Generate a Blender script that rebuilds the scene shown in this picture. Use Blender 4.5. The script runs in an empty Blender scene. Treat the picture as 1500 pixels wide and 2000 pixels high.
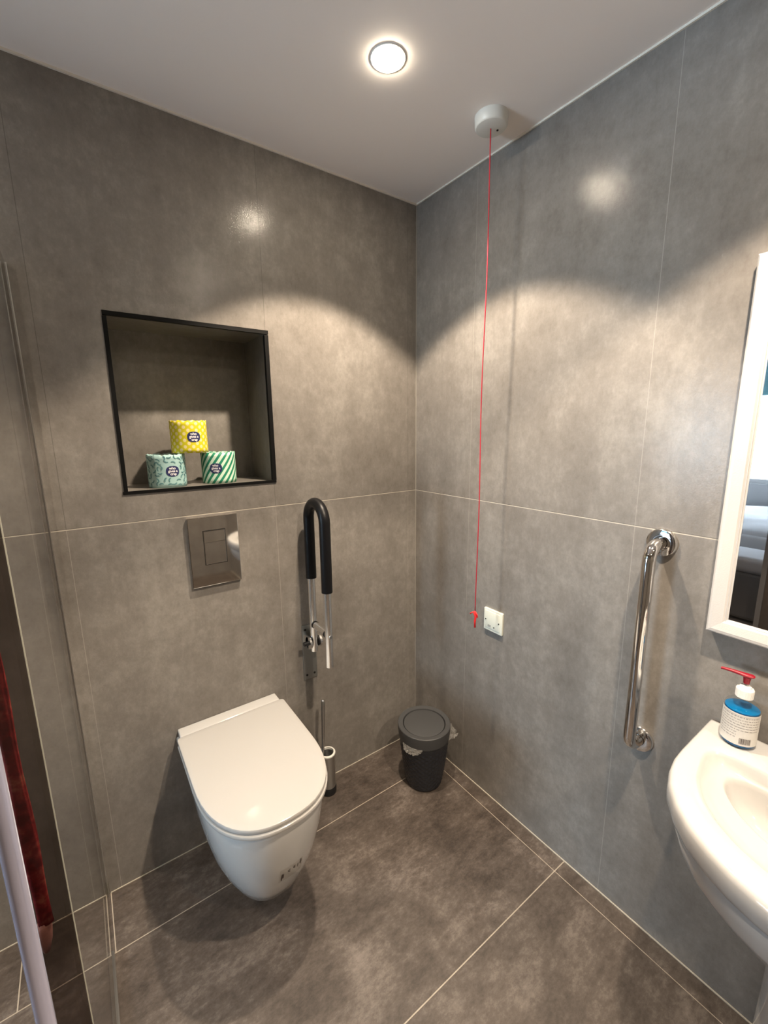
import bpy, bmesh, math, random
from mathutils import Vector, Matrix
random.seed(4)
PI = math.pi
C = bpy.context.scene.collection
SC = bpy.context.scene

# ------------------------------------------------------------------ camera, world, lights, exposure
H = 2.3235            # ceiling height
cam_d = bpy.data.cameras.new('camera')
cam = bpy.data.objects.new('camera', cam_d); C.objects.link(cam)
right = Vector((0.81332748, -0.58170301, -0.01095471))
up = Vector((0.11898045, 0.14786663, 0.98182438))
fwd = Vector((0.56951037, 0.79984815, -0.18947528))
m = Matrix((right, up, -fwd)).transposed().to_4x4()
m.translation = Vector((-1.19742, -1.43875, 1.46231))
cam.matrix_world = m
cam_d.sensor_fit = 'HORIZONTAL'; cam_d.sensor_width = 36.0
cam_d.lens = 36.0 * 834.795 / 1500
cam_d.clip_start = 0.02
SC.camera = cam

SC.view_settings.view_transform = 'Standard'
SC.view_settings.look = 'None'
SC.view_settings.gamma = 1.0
SC.view_settings.use_curve_mapping = False
SC.view_settings.exposure = 0.85

SPOT_W = 66.0
LAMP_EMIT = 125.0
WINDOW_W = 175.0
LAMPS = [(-0.487, -0.478), (-0.49, -1.33), (-1.93, -0.50), (-1.55, -2.55), (-0.49, -2.25)]  # last one is added, its bounce brightens the ceiling
w = bpy.data.worlds.new('sky'); SC.world = w; w.use_nodes = True
wn = w.node_tree.nodes['Background']
wn.inputs[0].default_value = (0.55, 0.78, 1.0, 1); wn.inputs[1].default_value = 1.0

LAMP_DIM = [1.0, 1.0, 0.28, 0.6, 0.6]
def lamp_light(name, x, y, dim):
    l = bpy.data.lights.new(name, 'SPOT')
    l.energy = SPOT_W * dim; l.color = (1.0, 0.82, 0.63)
    l.spot_size = math.radians(103); l.spot_blend = 0.2; l.shadow_soft_size = 0.022
    o = bpy.data.objects.new(name, l); C.objects.link(o)
    o.location = (x, y, H - 0.012)
for i, (x, y) in enumerate(LAMPS):
    lamp_light('downlight_beam', x, y, LAMP_DIM[i])
al = bpy.data.lights.new('window_daylight', 'AREA'); al.shape = 'RECTANGLE'; al.size = 1.7; al.size_y = 1.2
al.energy = WINDOW_W; al.color = (0.60, 0.80, 1.0)
ao = bpy.data.objects.new('window_daylight', al); C.objects.link(ao)
ao.location = (-5.12, 0.45, 1.40); ao.rotation_euler = (PI/2, 0, -PI/2)

# ------------------------------------------------------------------ material helpers
def nt(name):
    mt = bpy.data.materials.new(name); mt.use_nodes = True
    return mt, mt.node_tree.nodes, mt.node_tree.links, mt.node_tree.nodes['Principled BSDF']
def mat(name, col, rough=0.5, metal=0.0, bump=0.0, bscale=200, coat=0.0, trans=0.0, ior=1.45, spec=0.5, sss=0.0):
    mt, N, L, P = nt(name)
    P.inputs['Base Color'].default_value = (*col, 1); P.inputs['Roughness'].default_value = rough
    P.inputs['Metallic'].default_value = metal; P.inputs['Coat Weight'].default_value = coat
    P.inputs['Transmission Weight'].default_value = trans; P.inputs['IOR'].default_value = ior
    P.inputs['Specular IOR Level'].default_value = spec
    if bump:
        n = N.new('ShaderNodeTexNoise'); n.inputs['Scale'].default_value = bscale; n.inputs['Detail'].default_value = 4
        g = N.new('ShaderNodeNewGeometry'); L.new(g.outputs['Position'], n.inputs['Vector'])
        b = N.new('ShaderNodeBump'); b.inputs['Strength'].default_value = bump; b.inputs['Distance'].default_value = 0.001
        L.new(n.outputs['Fac'], b.inputs['Height']); L.new(b.outputs['Normal'], P.inputs['Normal'])
    return mt
def mathn(N, L, op, a, b=None, c=None):
    n = N.new('ShaderNodeMath'); n.operation = op
    for i, v in enumerate((a, b, c)):
        if v is None: continue
        if isinstance(v, (int, float)): n.inputs[i].default_value = v
        else: L.new(v, n.inputs[i])
    return n.outputs[0]
def mixc(N, L, f, a, b):
    n = N.new('ShaderNodeMix'); n.data_type = 'RGBA'
    if isinstance(f, (int, float)): n.inputs[0].default_value = f
    else: L.new(f, n.inputs[0])
    for i, v in ((6, a), (7, b)):
        if isinstance(v, tuple): n.inputs[i].default_value = (*v, 1)
        else: L.new(v, n.inputs[i])
    return n.outputs[2]
def noise(N, L, vec, scale, detail=6, rough=0.6, stretch=None):
    if stretch:
        mp = N.new('ShaderNodeMapping'); mp.inputs['Scale'].default_value = stretch
        L.new(vec, mp.inputs['Vector']); vec = mp.outputs[0]
    n = N.new('ShaderNodeTexNoise'); n.inputs['Scale'].default_value = scale
    n.inputs['Detail'].default_value = detail; n.inputs['Roughness'].default_value = rough
    L.new(vec, n.inputs['Vector']); return n.outputs['Fac']
def ramp(N, L, f, stops):
    r = N.new('ShaderNodeValToRGB'); e = r.color_ramp.elements
    while len(e) < len(stops): e.new(0.5)
    for k, (p, c) in enumerate(stops): e[k].position = p; e[k].color = (*c, 1)
    L.new(f, r.inputs[0]); return r.outputs[0]
def line_mask(N, L, coord, at, width):
    d = mathn(N, L, 'ABSOLUTE', mathn(N, L, 'SUBTRACT', coord, at))
    return mathn(N, L, 'LESS_THAN', d, width * 0.5)
def orall(N, L, ms):
    o = ms[0]
    for q in ms[1:]: o = mathn(N, L, 'MAXIMUM', o, q)
    return o

def wall_tile(name, verts_axis, vlines, seed, bands=True):
    """large concrete-look porcelain tiles; vlines = positions of the upright joints, one level joint at 1.2 m"""
    mt, N, L, P = nt(name)
    g = N.new('ShaderNodeNewGeometry'); pos = g.outputs['Position']
    s = N.new('ShaderNodeSeparateXYZ'); L.new(pos, s.inputs[0])
    U = s.outputs[verts_axis]; Z = s.outputs[2]
    off = N.new('ShaderNodeVectorMath'); off.operation = 'ADD'; off.inputs[1].default_value = (seed, seed*2.3, seed*.7); L.new(pos, off.inputs[0])
    v = off.outputs[0]
    n1 = noise(N, L, v, 2.6, 8, 0.62)
    n2 = noise(N, L, v, 16, 8, 0.7)
    n3 = noise(N, L, v, 5.0, 6, 0.6, (1.6, 1.6, 0.28))
    n4 = noise(N, L, v, 62, 8, 0.75, (1.25, 1.25, 0.8))
    f = mathn(N, L, 'ADD', mathn(N, L, 'MULTIPLY', n1, 0.32), mathn(N, L, 'MULTIPLY', n2, 0.24))
    f = mathn(N, L, 'ADD', f, mathn(N, L, 'MULTIPLY', n3, 0.22))
    f = mathn(N, L, 'ADD', f, mathn(N, L, 'MULTIPLY', n4, 0.22))
    col = ramp(N, L, f, [(0.37, (0.145, 0.131, 0.116)), (0.50, (0.208, 0.192, 0.174)), (0.62, (0.292, 0.275, 0.252))])
    # joints: upright ones hair thin and dark, level one pale
    vm = orall(N, L, [line_mask(N, L, U, x, 0.0016) for x in vlines])
    low = mathn(N, L, 'LESS_THAN', Z, 1.2)
    jc = mixc(N, L, low, (0.075, 0.07, 0.062) if verts_axis == 0 else (0.36, 0.34, 0.31), (0.38, 0.355, 0.32))
    col = mixc(N, L, mathn(N, L, 'MULTIPLY', vm, 0.5), col, jc)
    hm = line_mask(N, L, Z, 1.2, 0.0026)
    col = mixc(N, L, hm, col, (0.50, 0.46, 0.39))
    hs = line_mask(N, L, Z, 1.2022, 0.0014)
    col = mixc(N, L, mathn(N, L, 'MULTIPLY', hs, 0.6), col, (0.07, 0.065, 0.058))
    L.new(col, P.inputs['Base Color'])
    rr = mathn(N, L, 'ADD', mathn(N, L, 'MULTIPLY', n2, 0.15), 0.28)
    L.new(rr, P.inputs['Roughness']); P.inputs['Specular IOR Level'].default_value = 0.12; P.inputs['Coat Weight'].default_value = 0.24; P.inputs['Coat Roughness'].default_value = 0.03
    b = N.new('ShaderNodeBump'); b.inputs['Strength'].default_value = 0.30; b.inputs['Distance'].default_value = 0.0008
    h = mathn(N, L, 'ADD', noise(N, L, v, 260, 3, 0.7), mathn(N, L, 'MULTIPLY', n2, 0.8))
    L.new(h, b.inputs['Height']); L.new(b.outputs[0], P.inputs['Normal']); L.new(b.outputs[0], P.inputs['Coat Normal'])
    return mt
M = {}
M['tile_back'] = wall_tile('concrete_tile_back', 0, [-0.044, -0.6445, -1.2445, -1.8445], 3.1)
M['tile_right'] = wall_tile('concrete_tile_right', 1, [-0.318, -0.918, -1.518, -2.118, -2.718], 9.4)
M['tile_plain'] = wall_tile('concrete_tile_plain', 0, [-9.0], 6.2)

def slate():
    mt, N, L, P = nt('slate_floor_tile')
    g = N.new('ShaderNodeNewGeometry'); pos = g.outputs['Position']
    s = N.new('ShaderNodeSeparateXYZ'); L.new(pos, s.inputs[0]); X, Y = s.outputs[0], s.outputs[1]
    # every laid tile has its own piece of the pattern
    big = noise(N, L, pos, 2.3, 10, 0.68, (1.0, 1.9, 1))
    med = noise(N, L, pos, 13, 12, 0.80, (1.0, 1.7, 1))
    fine = noise(N, L, pos, 48, 8, 0.78, (1.0, 1.5, 1))
    w1 = N.new('ShaderNodeTexNoise'); w1.inputs['Scale'].default_value = 3.2; w1.inputs['Detail'].default_value = 8
    w1.inputs['Distortion'].default_value = 1.4; L.new(pos, w1.inputs['Vector'])
    f = mathn(N, L, 'ADD', mathn(N, L, 'MULTIPLY', big, 0.26), mathn(N, L, 'MULTIPLY', med, 0.30))
    f = mathn(N, L, 'ADD', f, mathn(N, L, 'MULTIPLY', w1.outputs['Fac'], 0.22))
    f = mathn(N, L, 'ADD', f, mathn(N, L, 'MULTIPLY', fine, 0.22))
    col = ramp(N, L, f, [(0.41, (0.034, 0.026, 0.021)), (0.47, (0.066, 0.052, 0.043)), (0.515, (0.094, 0.076, 0.064)), (0.535, (0.120, 0.099, 0.085)), (0.60, (0.190, 0.160, 0.140))])
    inner = mathn(N, L, 'LESS_THAN', Y, -0.2)
    ms = [line_mask(N, L, Y, -0.200, 0.003),
          mathn(N, L, 'MULTIPLY', line_mask(N, L, X, -0.0575, 0.0022), inner),
          line_mask(N, L, Y, -0.802, 0.003), line_mask(N, L, Y, -2.0, 0.003)]
    outer = mathn(N, L, 'GREATER_THAN', Y, -0.2)
    ms += [mathn(N, L, 'MULTIPLY', line_mask(N, L, X, -1.2955, 0.0028), outer), mathn(N, L, 'MULTIPLY', line_mask(N, L, X, -1.2745, 0.0028), outer),
           mathn(N, L, 'MULTIPLY', line_mask(N, L, X, -1.492, 0.003), outer)]
    gm = orall(N, L, ms)
    worn = mathn(N, L, 'MULTIPLY', gm, mathn(N, L, 'ADD', 0.45, mathn(N, L, 'MULTIPLY', noise(N, L, pos, 30, 3, 0.6), 0.9)))
    wc = N.new('ShaderNodeClamp'); L.new(worn, wc.inputs[0])
    col = mixc(N, L, wc.outputs[0], col, (0.42, 0.37, 0.30))
    L.new(col, P.inputs['Base Color'])
    L.new(mathn(N, L, 'ADD', mathn(N, L, 'MULTIPLY', med, 0.25), 0.38), P.inputs['Roughness'])
    b = N.new('ShaderNodeBump'); b.inputs['Strength'].default_value = 0.55; b.inputs['Distance'].default_value = 0.0035
    L.new(f, b.inputs['Height']); L.new(b.outputs[0], P.inputs['Normal'])
    return mt
M['slate'] = slate()
M['ceiling'] = mat('ceiling_paint', (0.90, 0.84, 0.80), 0.8, bump=0.12, bscale=420)
M['sealant'] = mat('white_sealant', (0.72, 0.68, 0.60), 0.6)
M['grout'] = mat('pale_grout', (0.48, 0.44, 0.37), 0.8)
M['corner_sealant'] = mat('grey_corner_sealant', (0.33, 0.31, 0.27), 0.6)
M['black_trim'] = mat('black_trim', (0.004, 0.004, 0.004), 0.6, spec=0.15)
M['ceramic'] = mat('white_ceramic', (0.50, 0.495, 0.485), 0.09, coat=0.4)
M['seat'] = mat('white_seat_plastic', (0.45, 0.44, 0.425), 0.10, coat=0.2)
M['chrome'] = mat('chrome', (0.80, 0.79, 0.78), 0.06, metal=1)
M['chrome_soft'] = mat('polished_chrome_plate', (0.80, 0.78, 0.75), 0.045, metal=1)
M['steel'] = mat('brushed_steel', (0.55, 0.55, 0.54), 0.3, metal=1, bump=0.1, bscale=500)
M['alu'] = mat('satin_aluminium', (0.88, 0.88, 0.87), 0.24, metal=1)
M['plate_grey'] = mat('grey_mounting_plate', (0.30, 0.31, 0.30), 0.38, metal=0.8)
M['black_foam'] = mat('black_grip', (0.005, 0.005, 0.006), 0.38, spec=0.3)
M['black_plastic'] = mat('black_plastic', (0.012, 0.012, 0.013), 0.35)
M['hole'] = mat('dark_hole', (0.01, 0.009, 0.008), 0.9)
M['bin_body'] = mat('dark_bin_plastic', (0.018, 0.020, 0.026), 0.42)
M['bin_lid'] = mat('grey_bin_lid', (0.055, 0.056, 0.058), 0.45, bump=0.1, bscale=900)
M['white_plastic'] = mat('white_plastic', (0.70, 0.70, 0.66), 0.35)
M['plate_ivory'] = mat('ivory_blank_plate', (0.78, 0.80, 0.70), 0.35)
M['grey_ink'] = mat('grey_ink', (0.33, 0.34, 0.32), 0.6)
M['red_cord'] = mat('red_cord', (0.42, 0.012, 0.03), 0.6)
M['red_toggle'] = mat('red_cord_end', (0.80, 0.03, 0.03), 0.5)
M['pump_red'] = mat('red_pump_plastic', (0.24, 0.006, 0.018), 0.35)
M['frame_white'] = mat('white_mirror_frame', (0.62, 0.60, 0.58), 0.5, bump=0.35, bscale=350)
M['mirror'] = mat('mirror_glass', (0.92, 0.94, 0.94), 0.005, metal=1)
M['ink_navy'] = mat('navy_ink', (0.022, 0.028, 0.11), 0.5)
M['ink_white'] = mat('white_ink', (0.85, 0.83, 0.86), 0.5)
M['ink_dark'] = mat('dark_print', (0.07, 0.05, 0.045), 0.6)
M['sticker'] = mat('silver_sticker', (0.62, 0.61, 0.58), 0.3)
M['cardboard'] = mat('core_paper', (0.42, 0.33, 0.22), 0.8)
M['tissue'] = mat('tissue_paper', (0.80, 0.79, 0.74), 0.9)
M['card_label'] = mat('bottle_label_paper', (0.66, 0.64, 0.60), 0.45)
M['label_text'] = mat('label_grey_print', (0.33, 0.31, 0.30), 0.6)
M['bottle_cap'] = mat('white_bottle_cap', (0.85, 0.83, 0.79), 0.35)
M['blue_gel'] = mat('blue_sanitiser', (0.0, 0.12, 0.30), 0.08, spec=0.6)
M['lens'] = mat('lamp_lens', (1, 0.95, 0.85), 0.4)
P = M['lens'].node_tree.nodes['Principled BSDF']
P.inputs['Emission Color'].default_value = (1.0, 0.86, 0.66, 1); P.inputs['Emission Strength'].default_value = LAMP_EMIT
M['carpet'] = mat('grey_carpet', (0.16, 0.15, 0.145), 0.95, bump=0.5, bscale=300)
M['bedroom_wall'] = mat('pale_bedroom_paint', (0.62, 0.63, 0.64), 0.8)
M['linen'] = mat('white_linen', (0.78, 0.80, 0.82), 0.8, bump=0.4, bscale=30)
M['grey_fabric'] = mat('grey_upholstery', (0.20, 0.21, 0.22), 0.9, bump=0.4, bscale=400)
M['blind'] = mat('cyan_blind', (0.25, 0.62, 0.70), 0.7)
M['upvc'] = mat('white_window_frame', (0.8, 0.8, 0.8), 0.4)

def glassy(name, tint, gloss_rough=0.01, ior=1.5):
    mt = bpy.data.materials.new(name); mt.use_nodes = True; N = mt.node_tree.nodes; L = mt.node_tree.links
    N.clear(); o = N.new('ShaderNodeOutputMaterial')
    t = N.new('ShaderNodeBsdfTransparent'); t.inputs[0].default_value = (*tint, 1)
    g = N.new('ShaderNodeBsdfGlossy'); g.inputs['Roughness'].default_value = gloss_rough
    f = N.new('ShaderNodeFresnel'); f.inputs[0].default_value = ior
    gm_ = N.new('ShaderNodeNewGeometry'); ml = N.new('ShaderNodeMath'); ml.operation = 'SUBTRACT'; ml.use_clamp = True
    L.new(f.outputs[0], ml.inputs[0]); L.new(gm_.outputs['Backfacing'], ml.inputs[1])      # one reflection per pane, at its outer face
    mx = N.new('ShaderNodeMixShader'); L.new(ml.outputs[0], mx.inputs[0]); L.new(t.outputs[0], mx.inputs[1]); L.new(g.outputs[0], mx.inputs[2])
    L.new(mx.outputs[0], o.inputs[0]); return mt
M['glass'] = glassy('clear_shower_glass', (0.99, 0.99, 0.98), ior=1.3)
M['glass_edge'] = mat('green_glass_edge', (0.50, 0.50, 0.42), 0.2)
M['smoked'] = glassy('smoked_glass', (0.50, 0.46, 0.44))
_n = M['smoked'].node_tree; _m = [q for q in _n.nodes if q.type == 'MIX_SHADER'][0]
_n.links.remove(_m.inputs[0].links[0]); _m.inputs[0].default_value = 0.04
M['post'] = mat('polished_aluminium_post', (0.60, 0.60, 0.78), 0.18, metal=0.55, coat=0.6)
M['clear_plastic'] = glassy('clear_plastic', (0.92, 0.95, 0.97), 0.05, 1.35)
M['film'] = mat('crumpled_film', (0.40, 0.39, 0.37), 0.10, spec=1.0, coat=1.0)
M['film'].node_tree.nodes['Principled BSDF'].inputs['Alpha'].default_value = 0.38

# patterned papers
def paper_dots():
    mt, N, L, P = nt('yellow_spotted_paper')
    uv = N.new('ShaderNodeTexCoord')
    sp = N.new('ShaderNodeSeparateXYZ'); L.new(uv.outputs['UV'], sp.inputs[0])
    a = mathn(N, L, 'MULTIPLY', sp.outputs[0], 14); b = mathn(N, L, 'MULTIPLY', sp.outputs[1], 5.0)
    def dist(dx, dy):
        fx = mathn(N, L, 'SUBTRACT', mathn(N, L, 'FRACT', mathn(N, L, 'ADD', a, dx)), 0.5)
        fy = mathn(N, L, 'SUBTRACT', mathn(N, L, 'FRACT', mathn(N, L, 'ADD', b, dy)), 0.5)
        # b rows are two per a-column pair
        return mathn(N, L, 'SQRT', mathn(N, L, 'ADD', mathn(N, L, 'POWER', fx, 2), mathn(N, L, 'POWER', mathn(N, L, 'MULTIPLY', fy, 0.74), 2)))
    d = mathn(N, L, 'MINIMUM', dist(0, 0), dist(0.5, 0.5))
    mk = mathn(N, L, 'LESS_THAN', d, 0.20)
    col = mixc(N, L, mk, (0.66, 0.58, 0.008), (0.82, 0.70, 0.36))
    L.new(col, P.inputs['Base Color']); P.inputs['Roughness'].default_value = 0.6; return mt
def paper_stripes():
    mt, N, L, P = nt('green_striped_paper')
    uv = N.new('ShaderNodeTexCoord')
    sp = N.new('ShaderNodeSeparateXYZ'); L.new(uv.outputs['UV'], sp.inputs[0])
    t = mathn(N, L, 'SUBTRACT', mathn(N, L, 'MULTIPLY', sp.outputs[0], 17), mathn(N, L, 'MULTIPLY', sp.outputs[1], 3.6))
    mk = mathn(N, L, 'LESS_THAN', mathn(N, L, 'FRACT', t), 0.47)
    col = mixc(N, L, mk, (0.62, 0.80, 0.66), (0.012, 0.24, 0.13))
    L.new(col, P.inputs['Base Color']); P.inputs['Roughness'].default_value = 0.6; return mt
M['paper_dots'] = paper_dots(); M['paper_stripes'] = paper_stripes()
M['paper_mint'] = mat('pale_mint_paper', (0.36, 0.56, 0.55), 0.6)
M['ink_teal'] = mat('teal_ink', (0.10, 0.24, 0.26), 0.6)

def reflected_sleeve():  # mottled red painted as a sleeve reflected in the glass
    mt, N, L, P = nt('red_sleeve_reflection')
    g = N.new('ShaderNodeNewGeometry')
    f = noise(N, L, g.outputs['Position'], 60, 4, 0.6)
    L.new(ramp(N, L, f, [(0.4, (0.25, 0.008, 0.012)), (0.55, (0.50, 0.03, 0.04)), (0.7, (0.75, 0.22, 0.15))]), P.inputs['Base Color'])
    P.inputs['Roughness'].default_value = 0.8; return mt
M['reflected_sleeve'] = reflected_sleeve()
M['pink'] = mat('pink_hand_reflection', (0.70, 0.36, 0.32), 0.7)  # pink painted as the reflected hand

# ------------------------------------------------------------------ mesh helpers
def obj(name, bm, m, parent=None, smooth=False, uvmat=None):
    bmesh.ops.recalc_face_normals(bm, faces=bm.faces)
    me = bpy.data.meshes.new(name); bm.to_mesh(me); bm.free()
    if smooth:
        for p in me.polygons: p.use_smooth = True
    me.materials.append(M[m] if isinstance(m, str) else m)
    o = bpy.data.objects.new(name, me); C.objects.link(o)
    if parent: o.parent = parent; o.matrix_parent_inverse = Matrix.Translation(-parent.location)
    if smooth == 'auto':
        try: me.set_sharp_from_angle(angle=math.radians(38))
        except Exception: pass
    return o
def thing(name, label, cat, loc, group=None):
    o = bpy.data.objects.new(name, None); C.objects.link(o); o.location = loc
    o.empty_display_size = 0.05
    o['label'] = label; o['category'] = cat
    if group: o['group'] = group
    return o
def tag(o, label, cat, group=None):
    o['label'] = label; o['category'] = cat
    if group: o['group'] = group
    return o
def struct(name, bm, m, smooth=False):
    o = obj(name, bm, m, None, smooth); o['kind'] = 'structure'; return o

def box(bm, x0, x1, y0, y1, z0, z1, bev=0.0, seg=2):
    vs = [bm.verts.new((x, y, z)) for z in (z0, z1) for y in (y0, y1) for x in (x0, x1)]
    fs = [bm.faces.new([vs[i] for i in q]) for q in ((0, 2, 3, 1), (4, 5, 7, 6), (0, 1, 5, 4), (2, 6, 7, 3), (0, 4, 6, 2), (1, 3, 7, 5))]
    if bev:
        es = list({e for f in fs for e in f.edges})
        bmesh.ops.bevel(bm, geom=es, offset=bev, segments=seg, profile=0.6, affect='EDGES')
    return bm
def B(*a, **k): return box(bmesh.new(), *a, **k)
def tube(bm, pts, r, n=14, caps=True, rs=None):
    pts = [Vector(p) for p in pts]; rings = []
    t0 = (pts[1] - pts[0]).normalized()
    a = Vector((0, 0, 1)) if abs(t0.z) < 0.9 else Vector((1, 0, 0))
    nrm = t0.cross(a).normalized()
    for i, p in enumerate(pts):
        if i == 0: t = t0
        elif i == len(pts) - 1: t = (pts[-1] - pts[-2]).normalized()
        else: t = ((pts[i+1] - p).normalized() + (p - pts[i-1]).normalized()).normalized()
        nrm = (nrm - t * nrm.dot(t)).normalized(); b = t.cross(nrm)
        rr = rs[i] if rs else r
        rings.append([bm.verts.new(p + (nrm * math.cos(2*PI*k/n) + b * math.sin(2*PI*k/n)) * rr) for k in range(n)])
    for i in range(len(rings) - 1):
        for k in range(n): bm.faces.new((rings[i][k], rings[i][(k+1) % n], rings[i+1][(k+1) % n], rings[i+1][k]))
    if caps: bm.faces.new(rings[0][::-1]); bm.faces.new(rings[-1])
    return bm
def T(pts, r, n=14, **k): return tube(bmesh.new(), pts, r, n, **k)
def lathe(bm, prof, c, n=48, axis='z', close=False):
    """prof: list of (r, h) along the axis"""
    rings = []
    def P3(r, h, k):
        a = 2*PI*k/n; u, v = r*math.cos(a), r*math.sin(a)
        if axis == 'z': return (c[0]+u, c[1]+v, c[2]+h)
        if axis == 'x': return (c[0]+h, c[1]+u, c[2]+v)
        return (c[0]+u, c[1]+h, c[2]+v)
    for r, h in prof:
        if r < 1e-6: rings.append([bm.verts.new(P3(0, h, 0))])
        else: rings.append([bm.verts.new(P3(r, h, k)) for k in range(n)])
    for i in range(len(rings) - 1):
        a, b = rings[i], rings[i+1]
        for k in range(n):
            k2 = (k+1) % n
            if len(a) == 1 and len(b) == 1: continue
            if len(a) == 1: bm.faces.new((a[0], b[k], b[k2]))
            elif len(b) == 1: bm.faces.new((a[k], a[k2], b[0]))
            else: bm.faces.new((a[k], a[k2], b[k2], b[k]))
    if close:
        a, b = rings[-1], rings[0]
        for k in range(n): bm.faces.new((a[k], a[(k+1) % n], b[(k+1) % n], b[k]))
    return bm
def LA(prof, c, n=48, axis='z', close=False): return lathe(bmesh.new(), prof, c, n, axis, close)
def loft(bm, rings, cap0=True, cap1=True):
    vs = [[bm.verts.new(p) for p in r] for r in rings]; n = len(vs[0])
    for i in range(len(vs) - 1):
        for k in range(n): bm.faces.new((vs[i][k], vs[i][(k+1) % n], vs[i+1][(k+1) % n], vs[i+1][k]))
    if cap0: bm.faces.new(vs[0][::-1])
    if cap1: bm.faces.new(vs[-1])
    return bm
def arc(cx, cy, r, a0, a1, n): return [(cx + r*math.cos(a0 + (a1-a0)*i/n), cy + r*math.sin(a0 + (a1-a0)*i/n)) for i in range(n+1)]

# ------------------------------------------------------------------ room shell
XL, YF, XB = -2.4, -3.1, -5.0
NX0, NX1, NZ0, NZ1, ND = -1.097, -0.640, 1.290, 1.781, 0.218     # niche
bm = bmesh.new()
th = 0.30
box(bm, XL-0.1, NX0, 0, th, 0, H); box(bm, NX1, 0.12, 0, th, 0, H)
box(bm, NX0, NX1, 0, th, 0, NZ0); box(bm, NX0, NX1, 0, th, NZ1, H); box(bm, NX0, NX1, ND, th, NZ0, NZ1)
struct('wall_back', bm, 'tile_back')
struct('wall_right', B(0, 0.12, YF-0.1, 0, 0, H), 'tile_right')
struct('wall_front', B(XL-0.1, 0, YF-0.1, YF, 0, H), 'tile_plain')
DY0, DY1, DZ = -0.725, -0.05, 2.05
bm = bmesh.new(); box(bm, XL-0.1, XL, YF, DY0, 0, H); box(bm, XL-0.1, XL, DY0, 0, DZ, H)
box(bm, XL-0.1, XL, DY1, 0, 0, DZ)
struct('wall_left', bm, 'tile_right')
struct('floor', B(XL-0.1, 0.12, YF-0.1, 0.30, -0.10, 0), 'slate')
struct('ceiling', B(XL-0.1, 0.12, YF-0.1, 0.30, H, H+0.10), 'ceiling')
# bedroom beyond the opening
struct('floor_bedroom', B(XB-0.1, XL-0.1, -2.6, 1.6, -0.10, 0), 'carpet')
struct('ceiling_bedroom', B(XB-0.1, XL-0.1, -2.6, 1.6, H, H+0.10), 'bedroom_wall')
bm = bmesh.new()
WY0, WY1, WZ0, WZ1 = -0.45, 1.35, 0.82, 2.10
box(bm, XB-0.1, XB, -2.6, WY0, 0, H); box(bm, XB-0.1, XB, WY1, 1.6, 0, H); box(bm, XB-0.1, XB, WY0, WY1, 0, WZ0); box(bm, XB-0.1, XB, WY0, WY1, WZ1, H)
struct('wall_bedroom_far', bm, 'bedroom_wall')
struct('wall_bedroom_side', B(XB-0.1, XL-0.1, 1.6, 1.7, 0, H), 'bedroom_wall')
struct('wall_bedroom_near', B(XB-0.1, XL-0.1, -2.7, -2.6, 0, H), 'bedroom_wall')
struct('wall_bedroom_return', B(XL-0.1, XL-0.0, 0.30, 1.6, 0, H), 'bedroom_wall')
bm = bmesh.new()
for y0, y1, z0, z1 in ((WY0, WY1, WZ0, WZ0+.05), (WY0, WY1, WZ1-.05, WZ1), (WY0, WY0+.05, WZ0, WZ1), (WY1-.05, WY1, WZ0, WZ1), (0.48, 0.52, WZ0, WZ1)):
    box(bm, XB-0.08, XB-0.03, y0, y1, z0, z1)
struct('window_1', bm, 'upvc')
bm = bmesh.new()
box(bm, XL-0.115, XL+0.012, DY0, DY0+0.028, 0, DZ-0.03, bev=0.003); box(bm, XL-0.115, XL+0.012, DY1-0.028, DY1, 0, DZ-0.03, bev=0.003)
box(bm, XL-0.115, XL+0.012, DY0, DY1, DZ-0.028, DZ, bev=0.003)
M['jamb'] = mat('grey_blue_door_lining', (0.42, 0.47, 0.52), 0.35)
struct('door_1', bm, 'jamb')
# sealant and grout beads along the room's edges
def bead(name, x0, x1, y0, y1, z0, z1, m): struct(name, B(x0, x1, y0, y1, z0, z1), m)
bead('trim_1', XL, -0.005, -0.005, 0.001, H-0.005, H+0.001, 'sealant')
bead('trim_2', -0.005, 0.001, YF, 0.001, H-0.005, H+0.001, 'sealant')
bead('trim_3', XL, -1.2955, -0.0025, 0.001, -0.001, 0.0025, 'grout')
bead('trim_4', -1.2745, -0.003, -0.0025, 0.001, -0.001, 0.0025, 'grout')
bead('trim_5', -0.0030, 0.001, YF, 0.001, -0.001, 0.0030, 'grout')
bead('trim_6', -0.0018, 0.001, -0.0018, 0.001, 0.003, H-0.005, 'corner_sealant')
# black niche edging: four slim lengths of angle trim
e, p = 0.0125, 0.003
nf = thing('niche_frame', 'black metal edging around the recessed wall niche above the toilet', 'trim', ((NX0+NX1)/2, 0, NZ0))
for n_, a in (('top_edge', (NX0+0.000, NX1+0.004, -p, 0.008, NZ1-e+0.006, NZ1+0.005)), ('bottom_edge', (NX0-0.004, NX1+0.003, -p, 0.004, NZ0-0.006, NZ0+0.003)),
              ('side_edge', (NX0-0.001, NX0+e-0.003, -p, 0.012, NZ0+0.0035, NZ1-e+0.003)), ('side_edge', (NX1-0.009, NX1+0.004, -p, 0.012, NZ0+0.0035, NZ1-e+0.003))):
    obj(n_, B(*a), 'black_trim', nf)

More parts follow.
